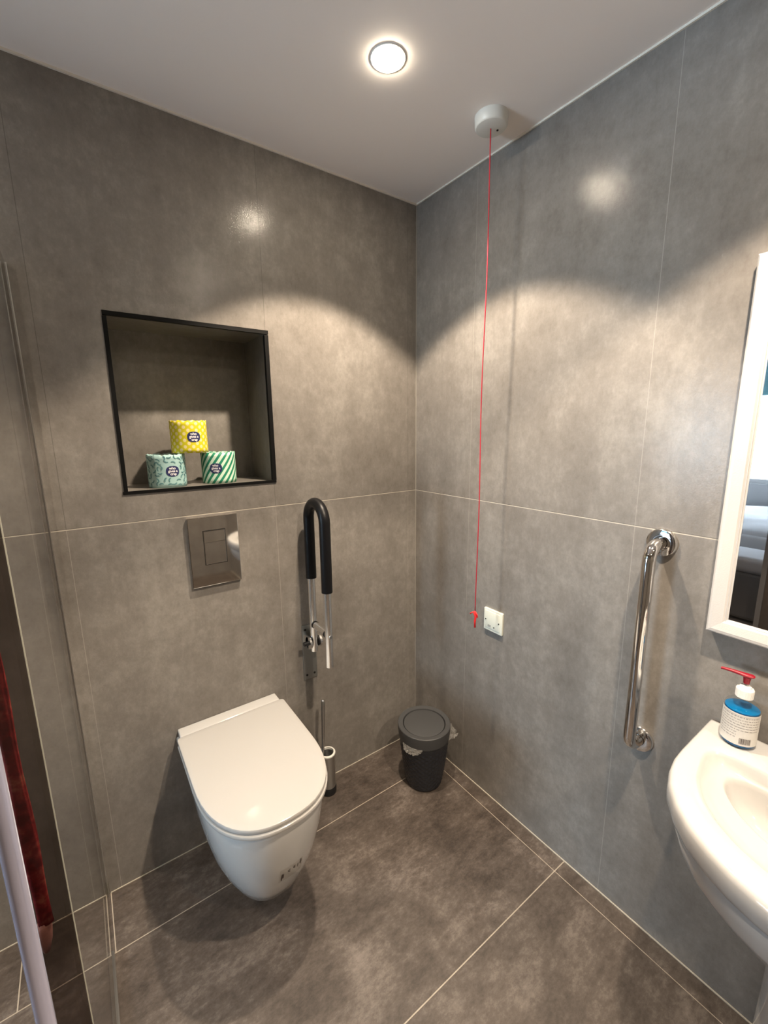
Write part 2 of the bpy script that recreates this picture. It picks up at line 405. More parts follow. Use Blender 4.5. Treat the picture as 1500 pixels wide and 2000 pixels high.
# ------------------------------------------------------------------ downlights
names = ['small round recessed downlight glowing white in the ceiling by the pull switch',
         'round recessed downlight in the ceiling above the wash basin side',
         'round recessed downlight in the ceiling over the shower area',
         'round recessed downlight in the ceiling behind the camera, nearest the far wall',
         'round downlight behind the camera, nearest the basin wall, added to bounce light onto the ceiling']
for (x, y), lb in zip(LAMPS, names):
    t = thing('ceiling_downlight', lb, 'light', (x, y, H), 'recessed ceiling downlights')
    obj('trim_ring', LA([(0.0425, 0.001), (0.0425, -0.0006), (0.041, -0.0018), (0.038, -0.0018), (0.038, 0.001)], (x, y, H), 40), 'white_plastic', t, 'auto')
    obj('lens', LA([(0, -0.0050), (0.034, -0.0045), (0.0385, -0.0026), (0.0385, 0.001)], (x, y, H), 32), 'lens', t)

# ------------------------------------------------------------------ toilet
TX = -0.862
def dsec(yf, w, z, yb=0.0, nc=26, k=2.15, taper=0.0, rc=0.0):
    """D-shaped level section, back at yb, front at yf, half width w"""
    pts = [(TX - w*(1-taper), yb, z)]
    cr = [(rc*(1-math.sin(a)), rc*(1-math.cos(a))) for a in (0, PI/8, PI/4, 3*PI/8, PI/2)]      # rounded rear corners
    if rc: pts = [(TX - w + a, yb - b, z) for a, b in cr]
    ys = yb + (yf - yb) * 0.47
    L = yf - ys
    for i in range(nc + 1):
        a = PI * i / nc
        cx, sy = math.cos(a), max(0.0, math.sin(a))
        px = -w * (abs(cx) ** (2/k)) * (1 if cx > 0 else -1); py = ys + L * (sy ** (2/k))
        pts.append((TX + px, py, z))
    if rc: pts += [(TX + w - a, yb - b, z) for a, b in cr[::-1]]
    else: pts.append((TX + w*(1-taper), yb, z))
    return pts
tl = thing('toilet', 'white wall-hung toilet with closed lid below the chrome flush plate', 'toilet', (TX, -0.25, 0.09))
secs = [(0.094, -0.372, .074, .25), (0.101, -0.398, .094, .2), (0.130, -0.428, .114, .15), (0.18, -0.455, .133, .1), (0.23, -0.478, .148, .08), (0.29, -0.500, .160, .05),
        (0.35, -0.516, .169, .03), (0.40, -0.525, .1735, .01), (0.44, -0.530, .176, .0), (0.4535, -0.529, .1755, 0), (0.457, -0.526, .173, 0)]
bm = bmesh.new(); loft(bm, [dsec(yf, w_, z, -0.001, k=2.45, taper=tp) for z, yf, w_, tp in secs])
bowl = obj('bowl', bm, 'ceramic', tl, 'auto')
bm = B(TX-0.170, TX+0.170, -0.050, -0.001, 0.450, 0.487, bev=0.006, seg=3)
obj('rear_ledge', bm, 'ceramic', tl, 'auto')
def slab(z0, z1, yf, w_, yb, e_, dome=0.0):
    rings = []
    for q in range(5):
        a = PI/2*q/4; ins = e_*(1-math.sin(a)); rings.append(('b', ins, z0 + e_*(1-math.cos(a))))
    rr = [dsec(yf+e_, w_-e_, z0, yb-e_, k=2.45, rc=0.012), dsec(yf+e_*.3, w_-e_*.3, z0+e_*.3, yb-e_*.3, k=2.45, rc=0.012), dsec(yf, w_, z0+e_, yb, k=2.45, rc=0.012),
          dsec(yf, w_, z1-e_, yb, k=2.45, rc=0.012), dsec(yf+e_*.3, w_-e_*.3, z1-e_*.3, yb-e_*.3, k=2.45, rc=0.012), dsec(yf+e_, w_-e_, z1, yb-e_, k=2.45, rc=0.012)]
    if dome:
        for s in (0.94, 0.8, 0.5):
            zz = z1 + dome*(1-s*s)
            rr.append([(TX+(x-TX)*s, (yf+yb)/2+(y-(yf+yb)/2)*s, zz) for x, y, z in dsec(yf+e_, w_-e_, z1, yb-e_, k=2.45, rc=0.012)])
    return loft(bmesh.new(), rr)
obj('seat', slab(0.459, 0.4715, -0.541, 0.183, -0.058, 0.003), 'seat', tl, 'auto')
lid = obj('lid', slab(0.4740, 0.4885, -0.538, 0.1815, -0.052, 0.004, 0.0035), 'seat', tl, 'auto')
for s in (-1, 1):
    obj('hinge', T([(TX+s*0.10, -0.054, 0.474), (TX+s*0.15, -0.054, 0.474)], 0.006, 12), 'seat', tl, 'auto')
# silver sticker with marks on the front of the pan
def bowl_pt(px, z):
    """point on the pan's outside at sideways offset px and height z (front half), pushed out a little"""
    for i in range(len(secs)-1):
        if secs[i][0] <= z <= secs[i+1][0]:
            t = (z-secs[i][0])/(secs[i+1][0]-secs[i][0]); yf = secs[i][1]*(1-t)+secs[i+1][1]*t; w_ = secs[i][2]*(1-t)+secs[i+1][2]*t
    ys = -0.001 + (yf+0.001)*0.47
    q = max(0.0, 1-(abs(px)/w_)**2.45)
    return Vector((TX+px, ys + (yf-ys)*q**(1/2.45), z))
def bowl_patch(bm, x0, x1, z0, z1, off, nx=6, nz=4):
    g = []
    for j in range(nz+1):
        row = []
        for i in range(nx+1):
            p = bowl_pt(x0+(x1-x0)*i/nx, z0+(z1-z0)*j/nz); q = p + Vector(((p.x-TX)*1.2, -0.16, -0.06)).normalized()*off
            row.append(bm.verts.new(q))
        g.append(row)
    for j in range(nz):
        for i in range(nx): bm.faces.new((g[j][i], g[j][i+1], g[j+1][i+1], g[j+1][i]))
    return bm
sx, sz = -0.024, 0.240
st = obj('sticker', bowl_patch(bmesh.new(), sx, sx+0.068, sz+0.002, sz+0.062, 0.0007), 'sticker', tl, True)
M['sticker_clear'] = glassy('clear_sticker', (0.93, 0.92, 0.90), 0.1, 1.15); st.data.materials[0] = M['sticker_clear']
st['label'] = 'small clear sticker with a CE mark and bar code'
def bowl_text(body, x, z, size, m, parent, name='lettering'):
    cu = bpy.data.curves.new(name, 'FONT'); cu.body = body; cu.size = size; cu.offset = 0.0
    o = bpy.data.objects.new(name, cu); C.objects.link(o)
    me = bpy.data.meshes.new_from_object(o.evaluated_get(bpy.context.evaluated_depsgraph_get()))
    bpy.data.objects.remove(o)
    return me
bm = bmesh.new()
bowl_patch(bm, sx+0.006, sx+0.013, sz+0.018, sz+0.038, 0.0012, 2, 3); bowl_patch(bm, sx+0.006, sx+0.009, sz+0.008, sz+0.018, 0.0012, 2, 2)
obj('bar_code', bm, 'ink_dark', st)
for a_ in ((0.052, 0.0535, 0.030, 0.050), (0.060, 0.063, 0.034, 0.060)):
    obj('printed_mark', bowl_patch(bmesh.new(), sx+a_[0], sx+a_[1], sz+a_[2], sz+a_[3], 0.0012, 1, 3), 'ink_dark', st)
bm = bmesh.new()
def cemark(bm, kind, cx, cz, R, wd):
    n = 10
    for i in range(n):
        a0 = PI*0.5 + PI*i/n; a1 = PI*0.5 + PI*(i+1)/n
        q = []
        for a, r in ((a0, R), (a1, R), (a1, R-wd), (a0, R-wd)):
            p = bowl_pt(cx+r*math.cos(a), cz+r*math.sin(a)); q.append(bm.verts.new(p+Vector(((p.x-TX)*1.2, -0.16, -0.06)).normalized()*0.0012))
        bm.faces.new(q)
    if kind == 'E': bowl_patch(bm, cx-R+wd*.5, cx-wd*.3, cz-wd/2, cz+wd/2, 0.0012, 2, 1)
cemark(bm, 'C', sx+0.031, sz+0.040, 0.0070, 0.0026); cemark(bm, 'E', sx+0.046, sz+0.043, 0.0070, 0.0026)
obj('ce_mark', bm, 'ink_dark', st)

# ------------------------------------------------------------------ flush plate
fp = thing('flush_plate', 'square polished chrome dual flush plate on the wall above the toilet', 'flush plate', (-0.863, 0, 1.077))
obj('cover', B(-0.941, -0.785, -0.013, 0.0005, 0.9625, 1.193, bev=0.0015), 'chrome_soft', fp)
bm = bmesh.new()
fx0, fx1, fz0, fz1 = -0.896, -0.829, 1.036, 1.147
for a in ((fx0-.002, fx1+.002, fz1, fz1+.002), (fx0-.002, fx1+.002, fz0-.002, fz0), (fx0-.002, fx0, fz0, fz1), (fx1, fx1+.002, fz0, fz1)):
    box(bm, a[0], a[1], -0.0137, -0.012, a[2], a[3])
obj('button_surround', bm, 'hole', fp)
obj('small_button', B(fx0+.0005, fx1-.0005, -0.0155, -0.012, 1.1105, fz1-.0005, bev=0.0008), 'chrome_soft', fp)
obj('large_button', B(fx0+.0005, fx1-.0005, -0.0155, -0.012, fz0+.0005, 1.1090, bev=0.0008), 'chrome_soft', fp)

# ------------------------------------------------------------------ folding grab rail
RX = -0.541
gr = thing('folding_grab_rail', 'folded-up hinged support rail with black foam grip beside the toilet', 'grab rail', (RX, 0, 0.6))
obj('wall_plate', B(-0.571, -0.513, -0.005, 0.0005, 0.492, 0.722, bev=0.002), 'plate_grey', gr)
for x, z in ((-0.558, 0.512), (-0.526, 0.512), (-0.558, 0.704), (-0.526, 0.704)):
    obj('screw', LA([(0, -0.0062), (0.0045, -0.0062), (0.0045, -0.004)], (x, 0, z), 14, 'y'), 'black_plastic', gr)
yb_, yf_, zt = -0.046, -0.168, 1.152
R_ = (yb_-yf_)/2
up_ = [(RX, yb_, 0.905), (RX, yb_, 1.0), (RX, yb_, 1.1)] + [(RX, (yb_+yf_)/2 + R_*math.cos(a), zt + R_*math.sin(a)) for a in [PI*i/18 for i in range(19)]] + [(RX, yf_, 1.1), (RX, yf_, 1.0), (RX, yf_, 0.905)]
up_[0] = (RX, yb_, 0.925)
obj('foam_grip', T(up_, 0.0195, 20), 'black_foam', gr, 'auto')
obj('inner_tube', T([(RX, yb_, 0.632), (RX, yb_, 0.93)], 0.0145, 20), 'alu', gr, 'auto')
obj('outer_tube', T([(RX, yf_, 0.622), (RX, yf_, 0.91)], 0.0145, 20), 'alu', gr, 'auto')
obj('cross_bar', T([(RX, yb_-0.002, 0.742), (RX, yf_, 0.742)], 0.0125, 18), 'alu', gr, 'auto')
for ya, yc in ((yb_-0.0115, yb_-0.018), (yf_+0.018, yf_+0.0115)):
    obj('rubber_ring', T([(RX, ya, 0.742), (RX, yc, 0.742)], 0.0142, 18), 'black_plastic', gr, 'auto')
obj('bolt', T([(RX-0.001, yf_-0.0135, 0.742), (RX-0.001, yf_-0.019, 0.742)], 0.0055, 12), 'chrome', gr, 'auto')
for s in (-1, 1):
    bm = bmesh.new(); x0, x1 = RX + s*0.017, RX + s*0.025
    tube(bm, [(x0, -0.046, 0.668), (x1, -0.046, 0.668)], 0.024, 22)
    box(bm, min(x0, x1), max(x0, x1), -0.046, -0.003, 0.646, 0.690)
    obj('hinge_cheek', bm, 'alu', gr, 'auto')
    obj('washer', T([(RX + s*0.0135, -0.046, 0.668), (RX + s*0.0172, -0.046, 0.668)], 0.019, 18), 'black_plastic', gr, 'auto')
obj('pivot_pin', T([(RX-0.043, -0.046, 0.668), (RX+0.030, -0.046, 0.668)], 0.0085, 14), 'black_plastic', gr, 'auto')

# ------------------------------------------------------------------ toilet brush
bx, by = -0.514, -0.064
tb = thing('toilet_brush', 'steel toilet brush in a slim holder standing on the floor behind the toilet', 'toilet brush', (bx, by, 0))
bm = LA([(0.030, 0.030), (0.030, 0.172), (0.0305, 0.178), (0.028, 0.180), (0.026, 0.176), (0.026, 0.035), (0, 0.035)], (bx, by, 0), 36)
obj('holder', bm, 'steel', tb, 'auto')
obj('base', LA([(0, 0.0), (0.031, 0.0), (0.032, 0.004), (0.032, 0.028), (0.030, 0.032), (0, 0.032)], (bx, by, 0), 36), 'black_plastic', tb, 'auto')
obj('rim_ring', LA([(0.030, 0.174), (0.0325, 0.177), (0.0325, 0.182), (0.030, 0.184), (0.0255, 0.184), (0.0255, 0.174)], (bx, by, 0), 36, close=True), 'white_plastic', tb, 'auto')
h0, h1 = Vector((bx-0.022, by-0.004, 0.150)), Vector((bx-0.004, by+0.012, 0.412))
pts = [h0.lerp(h1, k) for k in (0, .3, .6, .9, .97, .99, 1.0)]
obj('handle', T(pts, 0.007, 16, rs=[0.0055, .0055, .0065, .0075, .0072, .0055, .003]), 'steel', tb, 'auto')
obj('brush_head', LA([(0, 0.045), (0.016, 0.05), (0.021, 0.08), (0.018, 0.13), (0, 0.15)], (bx-.003, by, 0), 18), 'black_plastic', tb, 'auto')

# ------------------------------------------------------------------ waste bin
wx, wy = -0.156, -0.246
wb = thing('waste_bin', 'dark woven-pattern plastic waste bin with flat round swing lid in the corner', 'waste bin', (wx, wy, 0))
bm = bmesh.new(); NN, MM = 168, 84
rings = []
for j in range(MM+1):
    z = 0.004 + 0.206*j/MM; base = 0.0735 + 0.0285*(z/0.21)**0.75
    ring = []
    for i in range(NN):
        a = 2*PI*i/NN
        k = math.sin(a*21 + (PI if int((z-0.01)/0.0105) % 2 else 0)); q = math.sin(PI*((z-0.01) % 0.0105)/0.0105)
        amp = 0.0016 * k * q if 0.012 < z < 0.195 else 0
        ring.append((wx + (base+amp)*math.cos(a), wy + (base+amp)*math.sin(a), z))
    rings.append(ring)
loft(bm, rings, True, False)
obj('body', bm, 'bin_body', wb, True)
obj('collar', LA([(0.1015, 0.205), (0.1035, 0.212), (0.1035, 0.222), (0.098, 0.222), (0.098, 0.208)], (wx, wy, 0), 64, close=True), 'bin_body', wb, 'auto')
obj('lid_ring', LA([(0.103, 0.217), (0.1055, 0.219), (0.109, 0.262), (0.1085, 0.268), (0.106, 0.2705), (0.0885, 0.268), (0.0870, 0.264), (0.0870, 0.258), (0.100, 0.256)], (wx, wy, 0), 72, close=True), 'bin_lid', wb, 'auto')
obj('swing_flap', LA([(0, 0.2665), (0.080, 0.2665), (0.0835, 0.2655), (0.0850, 0.262), (0.0850, 0.256), (0, 0.256)], (wx, wy, 0), 72), 'bin_lid', wb, 'auto')
obj('flap_gap', LA([(0.0848, 0.258), (0.0872, 0.258), (0.0872, 0.2585), (0.0848, 0.2585)], (wx, wy, 0), 72, close=True), 'hole', wb)
def film(a0, a1, drop, out):
    rnd = random.Random(int(a0*10)); bm = bmesh.new(); nx, nz = 22, 6; g = []
    for j in range(nz+1):
        row = []
        for i in range(nx+1):
            u = i/nx; v = j/nz; a = a0 + (a1-a0)*u; env = math.sin(PI*u)**0.7
            r = 0.1055 + out*env*v*(0.6+0.8*rnd.random()) + 0.0015*rnd.random()
            z = 0.217 + 0.006*(1-v) - drop*env*v + 0.003*(rnd.random()-.5)*v
            row.append(bm.verts.new((wx+r*math.cos(a), wy+r*math.sin(a), z)))
        g.append(row)
    for j in range(nz):
        for i in range(nx): bm.faces.new((g[j][i], g[j][i+1], g[j+1][i+1], g[j+1][i]))
    return bm
ln = obj('bin_liner', film(math.radians(176), math.radians(226), 0.017, 0.012), 'film', wb)
ln['label'] = 'crumpled clear plastic liner edge poking out below the lid'
bm = film(math.radians(-60), math.radians(-12), 0.014, 0.026)
for v in bm.verts:
    if v.co.z < 0.216: v.co.z += (random.random())*0.030
obj('bin_liner', bm, 'film', wb)['label'] = 'crumpled clear plastic liner corner poking out'

# ------------------------------------------------------------------ niche rolls
def cyl_text(body_lines, size, r, c, ang, zc, m, parent, name):
    bm = bmesh.new(); n = len(body_lines)
    for i, (txt, dx) in enumerate(body_lines):
        cu = bpy.data.curves.new('t', 'FONT'); cu.body = txt; cu.size = size; cu.align_x = 'CENTER'; cu.offset = size*0.025
        cu.space_character = 0.95; cu.resolution_u = 3
        o = bpy.data.objects.new('t', cu); C.objects.link(o)
        bpy.context.view_layer.update()
        me = bpy.data.meshes.new_from_object(o.evaluated_get(bpy.context.evaluated_depsgraph_get()))
        b2 = bmesh.new(); b2.from_mesh(me); bmesh.ops.triangulate(b2, faces=b2.faces)
        bmesh.ops.subdivide_edges(b2, edges=[e_ for e_ in b2.edges if e_.calc_length() > size*0.3], cuts=1)
        mp = {}
        for v in b2.verts:
            s = v.co.x + dx; zz = zc + ((n-1)/2 - i)*size*0.80 - size*0.26 + v.co.y
            a = ang + s/r
            mp[v] = bm.verts.new((c[0]+r*math.sin(a), c[1]-r*math.cos(a), zz))
        for f in b2.faces:
            try: bm.faces.new([mp[v] for v in f.verts])
            except ValueError: pass
        b2.free(); bpy.data.objects.remove(o); bpy.data.meshes.remove(me)
    me = bpy.data.meshes.new(name); bm.to_mesh(me); bm.free(); me.materials.append(M[m])
    o = bpy.data.objects.new(name, me); C.objects.link(o)
    if parent: o.parent = parent; o.matrix_parent_inverse = parent_inv(parent)
    return o
def parent_inv(p):
    return Matrix.Translation(-p.location)
def roll(x, y, z, paper, label, ang, seed, arcs=False):
    r, h = 0.0555, 0.102
    t = thing('toilet_roll', label, 'toilet roll', (x, y, z), 'paper-wrapped toilet rolls in the wall niche')
    rnd = random.Random(seed); bm = bmesh.new(); n = 96; nh = 8
    uvl = bm.loops.layers.uv.new('UVMap')
    ph = rnd.random()*6
    def R(a, v): return r + 0.0003*math.sin(3*a+ph) + 0.0003*math.sin(11*a+v*4+ph)*(abs(min(max(v, 0), 1)-.5)*2)**3
    rows = []
    prof = [(-0.004, 0.965)] + [(v/nh, 1) for v in range(nh+1)] + [(1.0, 0.97), (1.0, 0.93)]
    for k, (v, s) in enumerate(prof):
        row = []
        for i in range(n):
            a = 2*PI*i/n; top = 0.0011*math.sin(a*9+ph)*(1 if k >= len(prof)-3 else 0) + (0.0010*math.sin(a*23) if k >= len(prof)-3 else 0)
            zz = z + h*min(max(v, 0), 1) + top - (0.0015 if k == len(prof)-1 else 0)
            row.append(bm.verts.new((x + R(a, v)*s*math.sin(a), y - R(a, v)*s*math.cos(a), zz)))
        rows.append(row)
    for j in range(len(rows)-1):
        for i in range(n):
            f = bm.faces.new((rows[j][i], rows[j][(i+1) % n], rows[j+1][(i+1) % n], rows[j+1][i]))
            for lp, (uu, vv) in zip(f.loops, ((i, j), (i+1, j), (i+1, j+1), (i, j+1))): lp[uvl].uv = (uu/n, min(max(prof[vv][0], 0), 1))
    # folded-in paper over both ends
    for row, zz, sgn in ((rows[-1], z+h-0.004, 1), (rows[0], z+0.003, -1)):
        inn = [bm.verts.new((x+0.021*math.sin(2*PI*i/n), y-0.021*math.cos(2*PI*i/n), zz)) for i in range(n)]
        for i in range(n):
            f = bm.faces.new((row[i], row[(i+1) % n], inn[(i+1) % n], inn[i]))
            for lp in f.loops: lp[uvl].uv = (math.atan2(lp.vert.co.x-x, y-lp.vert.co.y)/(2*PI), (lp.vert.co.xy-Vector((x, y))).length*6)
    w_ = obj('wrapper', bm, paper, t, True); w_.matrix_parent_inverse = parent_inv(t)
    core = LA([(0.021, 0.004), (0.021, h-0.004), (0.0195, h-0.004), (0.0195, 0.004)], (x, y, z), 32, close=True)
    c_ = obj('core', core, 'cardboard', t, 'auto')
    # dark oval with white lettering
    zc = z + h*0.50; bm = bmesh.new(); rb = r + 0.0010
    ctr = bm.verts.new((x+rb*math.sin(ang), y-rb*math.cos(ang), zc)); prev = None; rg = []
    for s in (0.5, 1.0):
        rg.append([])
        for i in range(40):
            a = 2*PI*i/40; k = 2.5
            dx = 0.0195*abs(math.cos(a))**(2/k)*(1 if math.cos(a) > 0 else -1)*s; dz = 0.0165*abs(math.sin(a))**(2/k)*(1 if math.sin(a) > 0 else -1)*s
            rg[-1].append(bm.verts.new((x+rb*math.sin(ang+dx/r), y-rb*math.cos(ang+dx/r), zc+dz)))
    for i in range(40):
        bm.faces.new((ctr, rg[0][i], rg[0][(i+1) % 40])); bm.faces.new((rg[0][i], rg[1][i], rg[1][(i+1) % 40], rg[0][(i+1) % 40]))
    lb = obj('badge', bm, 'ink_navy', t); lb['label'] = 'navy oval badge with white lettering'
    tx = cyl_text([('who', -0.001), ('gives a', 0.0), ('crap', 0.001)], 0.0112, r+0.0017, (x, y), ang, zc, 'ink_white', lb, 'lettering')
    if arcs:
        bm = bmesh.new(); pts = []
        for q in range(1500):
            u, v = rnd.uniform(-PI, PI), rnd.uniform(0.07, 0.93)
            p_ = (u*r, v*h)
            if abs(u-ang)*r < 0.026 and abs(v-.5)*h < 0.023: continue
            if all(math.hypot(p_[0]-o_[0], p_[1]-o_[1]) > 0.0120 for o_ in pts): pts.append(p_)
        for s0, z0 in pts:
            a0 = rnd.uniform(0, 2*PI); R0 = 0.0080; span = 1.9; prev = None
            for i in range(8):
                a = a0 + span*(i/7-.5); wd = 0.0019*math.sin(PI*(i+.7)/8.4)**.4
                cc = []
                for rr in (R0-wd, R0+wd):
                    s = s0 + rr*math.cos(a) - R0*math.cos(a0); zz = z0 + rr*math.sin(a) - R0*math.sin(a0)
                    zz = min(max(zz, 0.001), h-0.001)
                    cc.append(bm.verts.new((x+(r+0.0011)*math.sin(s/r), y-(r+0.0011)*math.cos(s/r), z+zz)))
                if prev: bm.faces.new((prev[0], prev[1], cc[1], cc[0]))
                prev = cc
        o_ = obj('printed_curves', bm, 'ink_teal', w_); o_.parent = w_
    return t
NZ = NZ0 + 0.0005
roll(-0.966, 0.087, NZ, 'paper_mint', 'mint toilet roll with dark curved marks, lower left of the stack', 0.14, 3, arcs=True)
roll(-0.802, 0.098, NZ, 'paper_stripes', 'toilet roll in green and white diagonal stripes, lower right of the stack', -0.42, 5)
roll(-0.890, 0.090, NZ + 0.1045, 'paper_dots', 'yellow toilet roll with pale spots on top of the other two', 0.06, 8)

# ------------------------------------------------------------------ pull switch and cord
px_, py_ = -0.135, -0.489
ps = thing('pull_switch', 'round white ceiling pull switch near the corner with a red cord', 'pull switch', (px_, py_, H))
obj('housing', LA([(0.0465, 0.001), (0.0465, -0.003), (0.0450, -0.0255), (0.0425, -0.0288), (0.041, -0.0295), (0, -0.0300)], (px_, py_, H), 48), 'white_plastic', ps, 'auto')
obj('screw', LA([(0, -0.0315), (0.003, -0.0315), (0.003, -0.029)], (px_+0.020, py_-0.006, H), 12), 'hole', ps)
rnd = random.Random(2); pts = []
zt_, zb_ = H-0.028, 0.832
for i in range(60):
    f_ = i/59; z = zt_ + (zb_-zt_)*f_
    pts.append((px_ + 0.002*math.sin(f_*9) + (0.010)*f_ - 0.0*f_, py_ + 0.012*f_ + 0.0015*math.sin(f_*14+1), z))
cd = obj('cord', T(pts, 0.0017, 8), 'red_cord', ps, True); cd['label'] = 'long thin red cord'
ex, ey, ez = pts[-1]
bm = bmesh.new()
tube(bm, [(ex, ey, ez+.001), (ex-.001, ey+.002, ez-.006), (ex+.0015, ey-.002, ez-.018), (ex, ey-.0005, ez-.036), (ex, ey-.001, ez-.060)], .0034, 10, rs=[.003, .005, .0042, .0036, .0032])
tube(bm, [(ex-.003, ey+.004, ez-.003), (ex-.007, ey+.010, ez-.006), (ex-.009, ey+.014, ez-.011)], .0022, 8)
tube(bm, [(ex+.001, ey-.002, ez-.003), (ex+.004, ey-.006, ez-.012), (ex+.0045, ey-.007, ez-.022)], .0022, 8)
obj('cord_knot', bm, 'red_toggle', ps, True)

# ------------------------------------------------------------------ blank electrical plate
bp_ = thing('blank_plate', 'square ivory electrical outlet plate on the wall beside the cord end', 'wall plate', (0, -0.4605, 0.7557))
y0, y1, z0, z1 = -0.5035, -0.4175, 0.7127, 0.7987
obj('plate', B(-0.009, 0.0005, y0, y1, z0, z1, bev=0.0022, seg=3), 'plate_ivory', bp_, 'auto')
obj('insert', B(-0.0105, -0.004, y0+.009, y1-.007, z0+.010, z1-.008, bev=0.0015), 'plate_ivory', bp_, 'auto')
for sy_ in (y0+.014, y1-.011): obj('screw', LA([(0, -0.0118), (0.0026, -0.0118), (0.0026, -0.0095)], (0, sy_, 0.7557), 12, 'x'), 'hole', bp_)
obj('cable_hole', LA([(0, -0.0112), (0.0026, -0.0112), (0.0026, -0.0095)], (0, -0.468, 0.733), 12, 'x'), 'hole', bp_)
obj('rating_mark', B(-0.0111, -0.010, -0.453, -0.439, 0.729, 0.738), 'grey_ink', bp_)

# ------------------------------------------------------------------ chrome grab bar on the right wall
gy = -0.988
gb = thing('grab_bar', 'upright curved chrome grab bar fixed to the right wall beside the mirror', 'grab bar', (0, gy, 0.88))
za, zb2, ox = 1.170, 0.602, -0.068
Rb = 0.040
pp = [(-0.004, gy, za)] + [(ox + Rb - Rb*math.sin(a), gy, za - Rb + Rb*math.cos(a)) for a in [PI/2*i/9 for i in range(10)]]
pp += [(ox, gy, zb2 + Rb - 0 + (za-zb2-2*Rb)*k) for k in (0.75, 0.5, 0.25)]
pp += [(ox + Rb - Rb*math.cos(a), gy, zb2 + Rb - Rb*math.sin(a)) for a in [PI/2*i/9 for i in range(10)]] + [(-0.004, gy, zb2)]
obj('bar', T(pp, 0.0155, 24), 'chrome', gb, 'auto')
for z in (za, zb2):
    obj('flange', LA([(0.0165, -0.012), (0.024, -0.0125), (0.034, -0.010), (0.0365, -0.006), (0.0365, 0.0005)], (0, gy, z), 40, 'x'), 'chrome', gb, 'auto')
obj('grub_screw', T([(-0.020, gy+0.004, zb2-0.0150), (-0.020, gy+0.004, zb2-0.0215)], 0.0055, 14), 'chrome', gb, 'auto')

# ------------------------------------------------------------------ mirror
my0, my1, mz0, mz1 = -1.712, -1.1105, 0.985, 1.803
mr = thing('wall_mirror', 'tall rectangular mirror in a white frame above the wash basin', 'mirror', (0, (my0+my1)/2, mz0))
bm = bmesh.new(); fw = 0.036
outer = [(my0, mz0), (my1, mz0), (my1, mz1), (my0, mz1)]
def ringpts(ins, x): return [(x, y+(ins if y < -1.4 else -ins), z+(ins if z < 1.4 else -ins)) for y, z in outer]
loft(bm, [ringpts(0.0, 0.0005), ringpts(0.0, -0.024), ringpts(0.004, -0.029), ringpts(0.010, -0.030), ringpts(fw-0.006, -0.028), ringpts(fw-0.003, -0.0245), ringpts(fw-0.001, -0.0245), ringpts(fw, -0.018)], False, False)
obj('frame', bm, 'frame_white', mr)
obj('glass', B(-0.020, -0.016, my0+fw-.004, my1-fw+.004, mz0+fw-.004, mz1-fw+.004), 'mirror', mr)
obj('bevel_line', loft(bmesh.new(), [ringpts(fw-0.0005, -0.0215), ringpts(fw+0.0025, -0.0205)], False, False), 'frame_white', mr)

# ------------------------------------------------------------------ wash basin
SY = -1.412
half = [(0, .275), (-.10, .2755), (-.175, .2755), (-.215, .2735), (-.254, .2665), (-.30, .251), (-.345, .222), (-.38, .189), (-.405, .152), (-.424, .113), (-.436, .072), (-.441, .036), (-.4425, 0)]
poly = [(x, y) for x, y in half] + [(x, -y) for x, y in half[::-1][1:]]
cS = (-0.20, 0.0)
def polar(poly, a, c=cS):
    d = Vector((math.cos(a), math.sin(a))); best = None
    for i in range(len(poly)):
        p, q = Vector(poly[i])-Vector(c), Vector(poly[(i+1) % len(poly)])-Vector(c)
        ee = q-p; den = d.x*ee.y - d.y*ee.x
        if abs(den) < 1e-12: continue
        t = (p.x*ee.y - p.y*ee.x)/den; s = (p.x*d.y - p.y*d.x)/den
        if t > 0 and -1e-6 <= s <= 1+1e-6: best = t if best is None else max(best, t)
    return best
NA = 120; angs = []
corner = [math.atan2(0.275, 0.20), -math.atan2(0.275, 0.20)]
angs = sorted([2*PI*i/NA - PI for i in range(NA)] + corner)
RO = [polar(poly, a) for a in angs]
inh = [(-.112, .215), (-.118, .232), (-.150, .238), (-.19, .232), (-.24, .222), (-.285, .200), (-.325, .165), (-.352, .125), (-.369, .080), (-.377, .04), (-.379, 0)]
ip = inh + [(x, -y) for x, y in inh[::-1][1:]]
RI = [polar(ip, a) for a in angs]
def smooth_ring(r, k=2):
    for _ in range(k): r = [(r[i-1]+2*r[i]+r[(i+1) % len(r)])/4 for i in range(len(r))]
    return r
RI = smooth_ring(RI, 2)
bowlh = [(-.128, .165), (-.138, .190), (-.165, .196), (-.20, .180), (-.235, .150), (-.262, .110), (-.277, .06), (-.282, 0)]
bpz = bowlh + [(x, -y) for x, y in bowlh[::-1][1:]]
RBo = smooth_ring([polar(bpz, a) for a in angs], 2)
def ring3(R, z, dz=None):
    return [(min(cS[0] + r*math.cos(a), -0.0005), SY + cS[1] + r*math.sin(a), z) for r, a in zip(R, angs)]
def off(R, d): return [max(r+d, 0.005) for r in R]
def scale(R, s): return [r*s for r in R]
def lerpR(A, B_, t): return [a*(1-t)+b*t for a, b in zip(A, B_)]
ZT = 0.755
bm = bmesh.new()
under = [(.30, 0.585, .5), (.52, 0.590, .5), (.72, 0.598, 0), (.84, 0.615, 0), (.905, 0.640, 0), (.935, 0.665, 0), (.948, 0.690, 0)]
rings = [ring3(scale(RO, s), z) for s, z, _ in under]
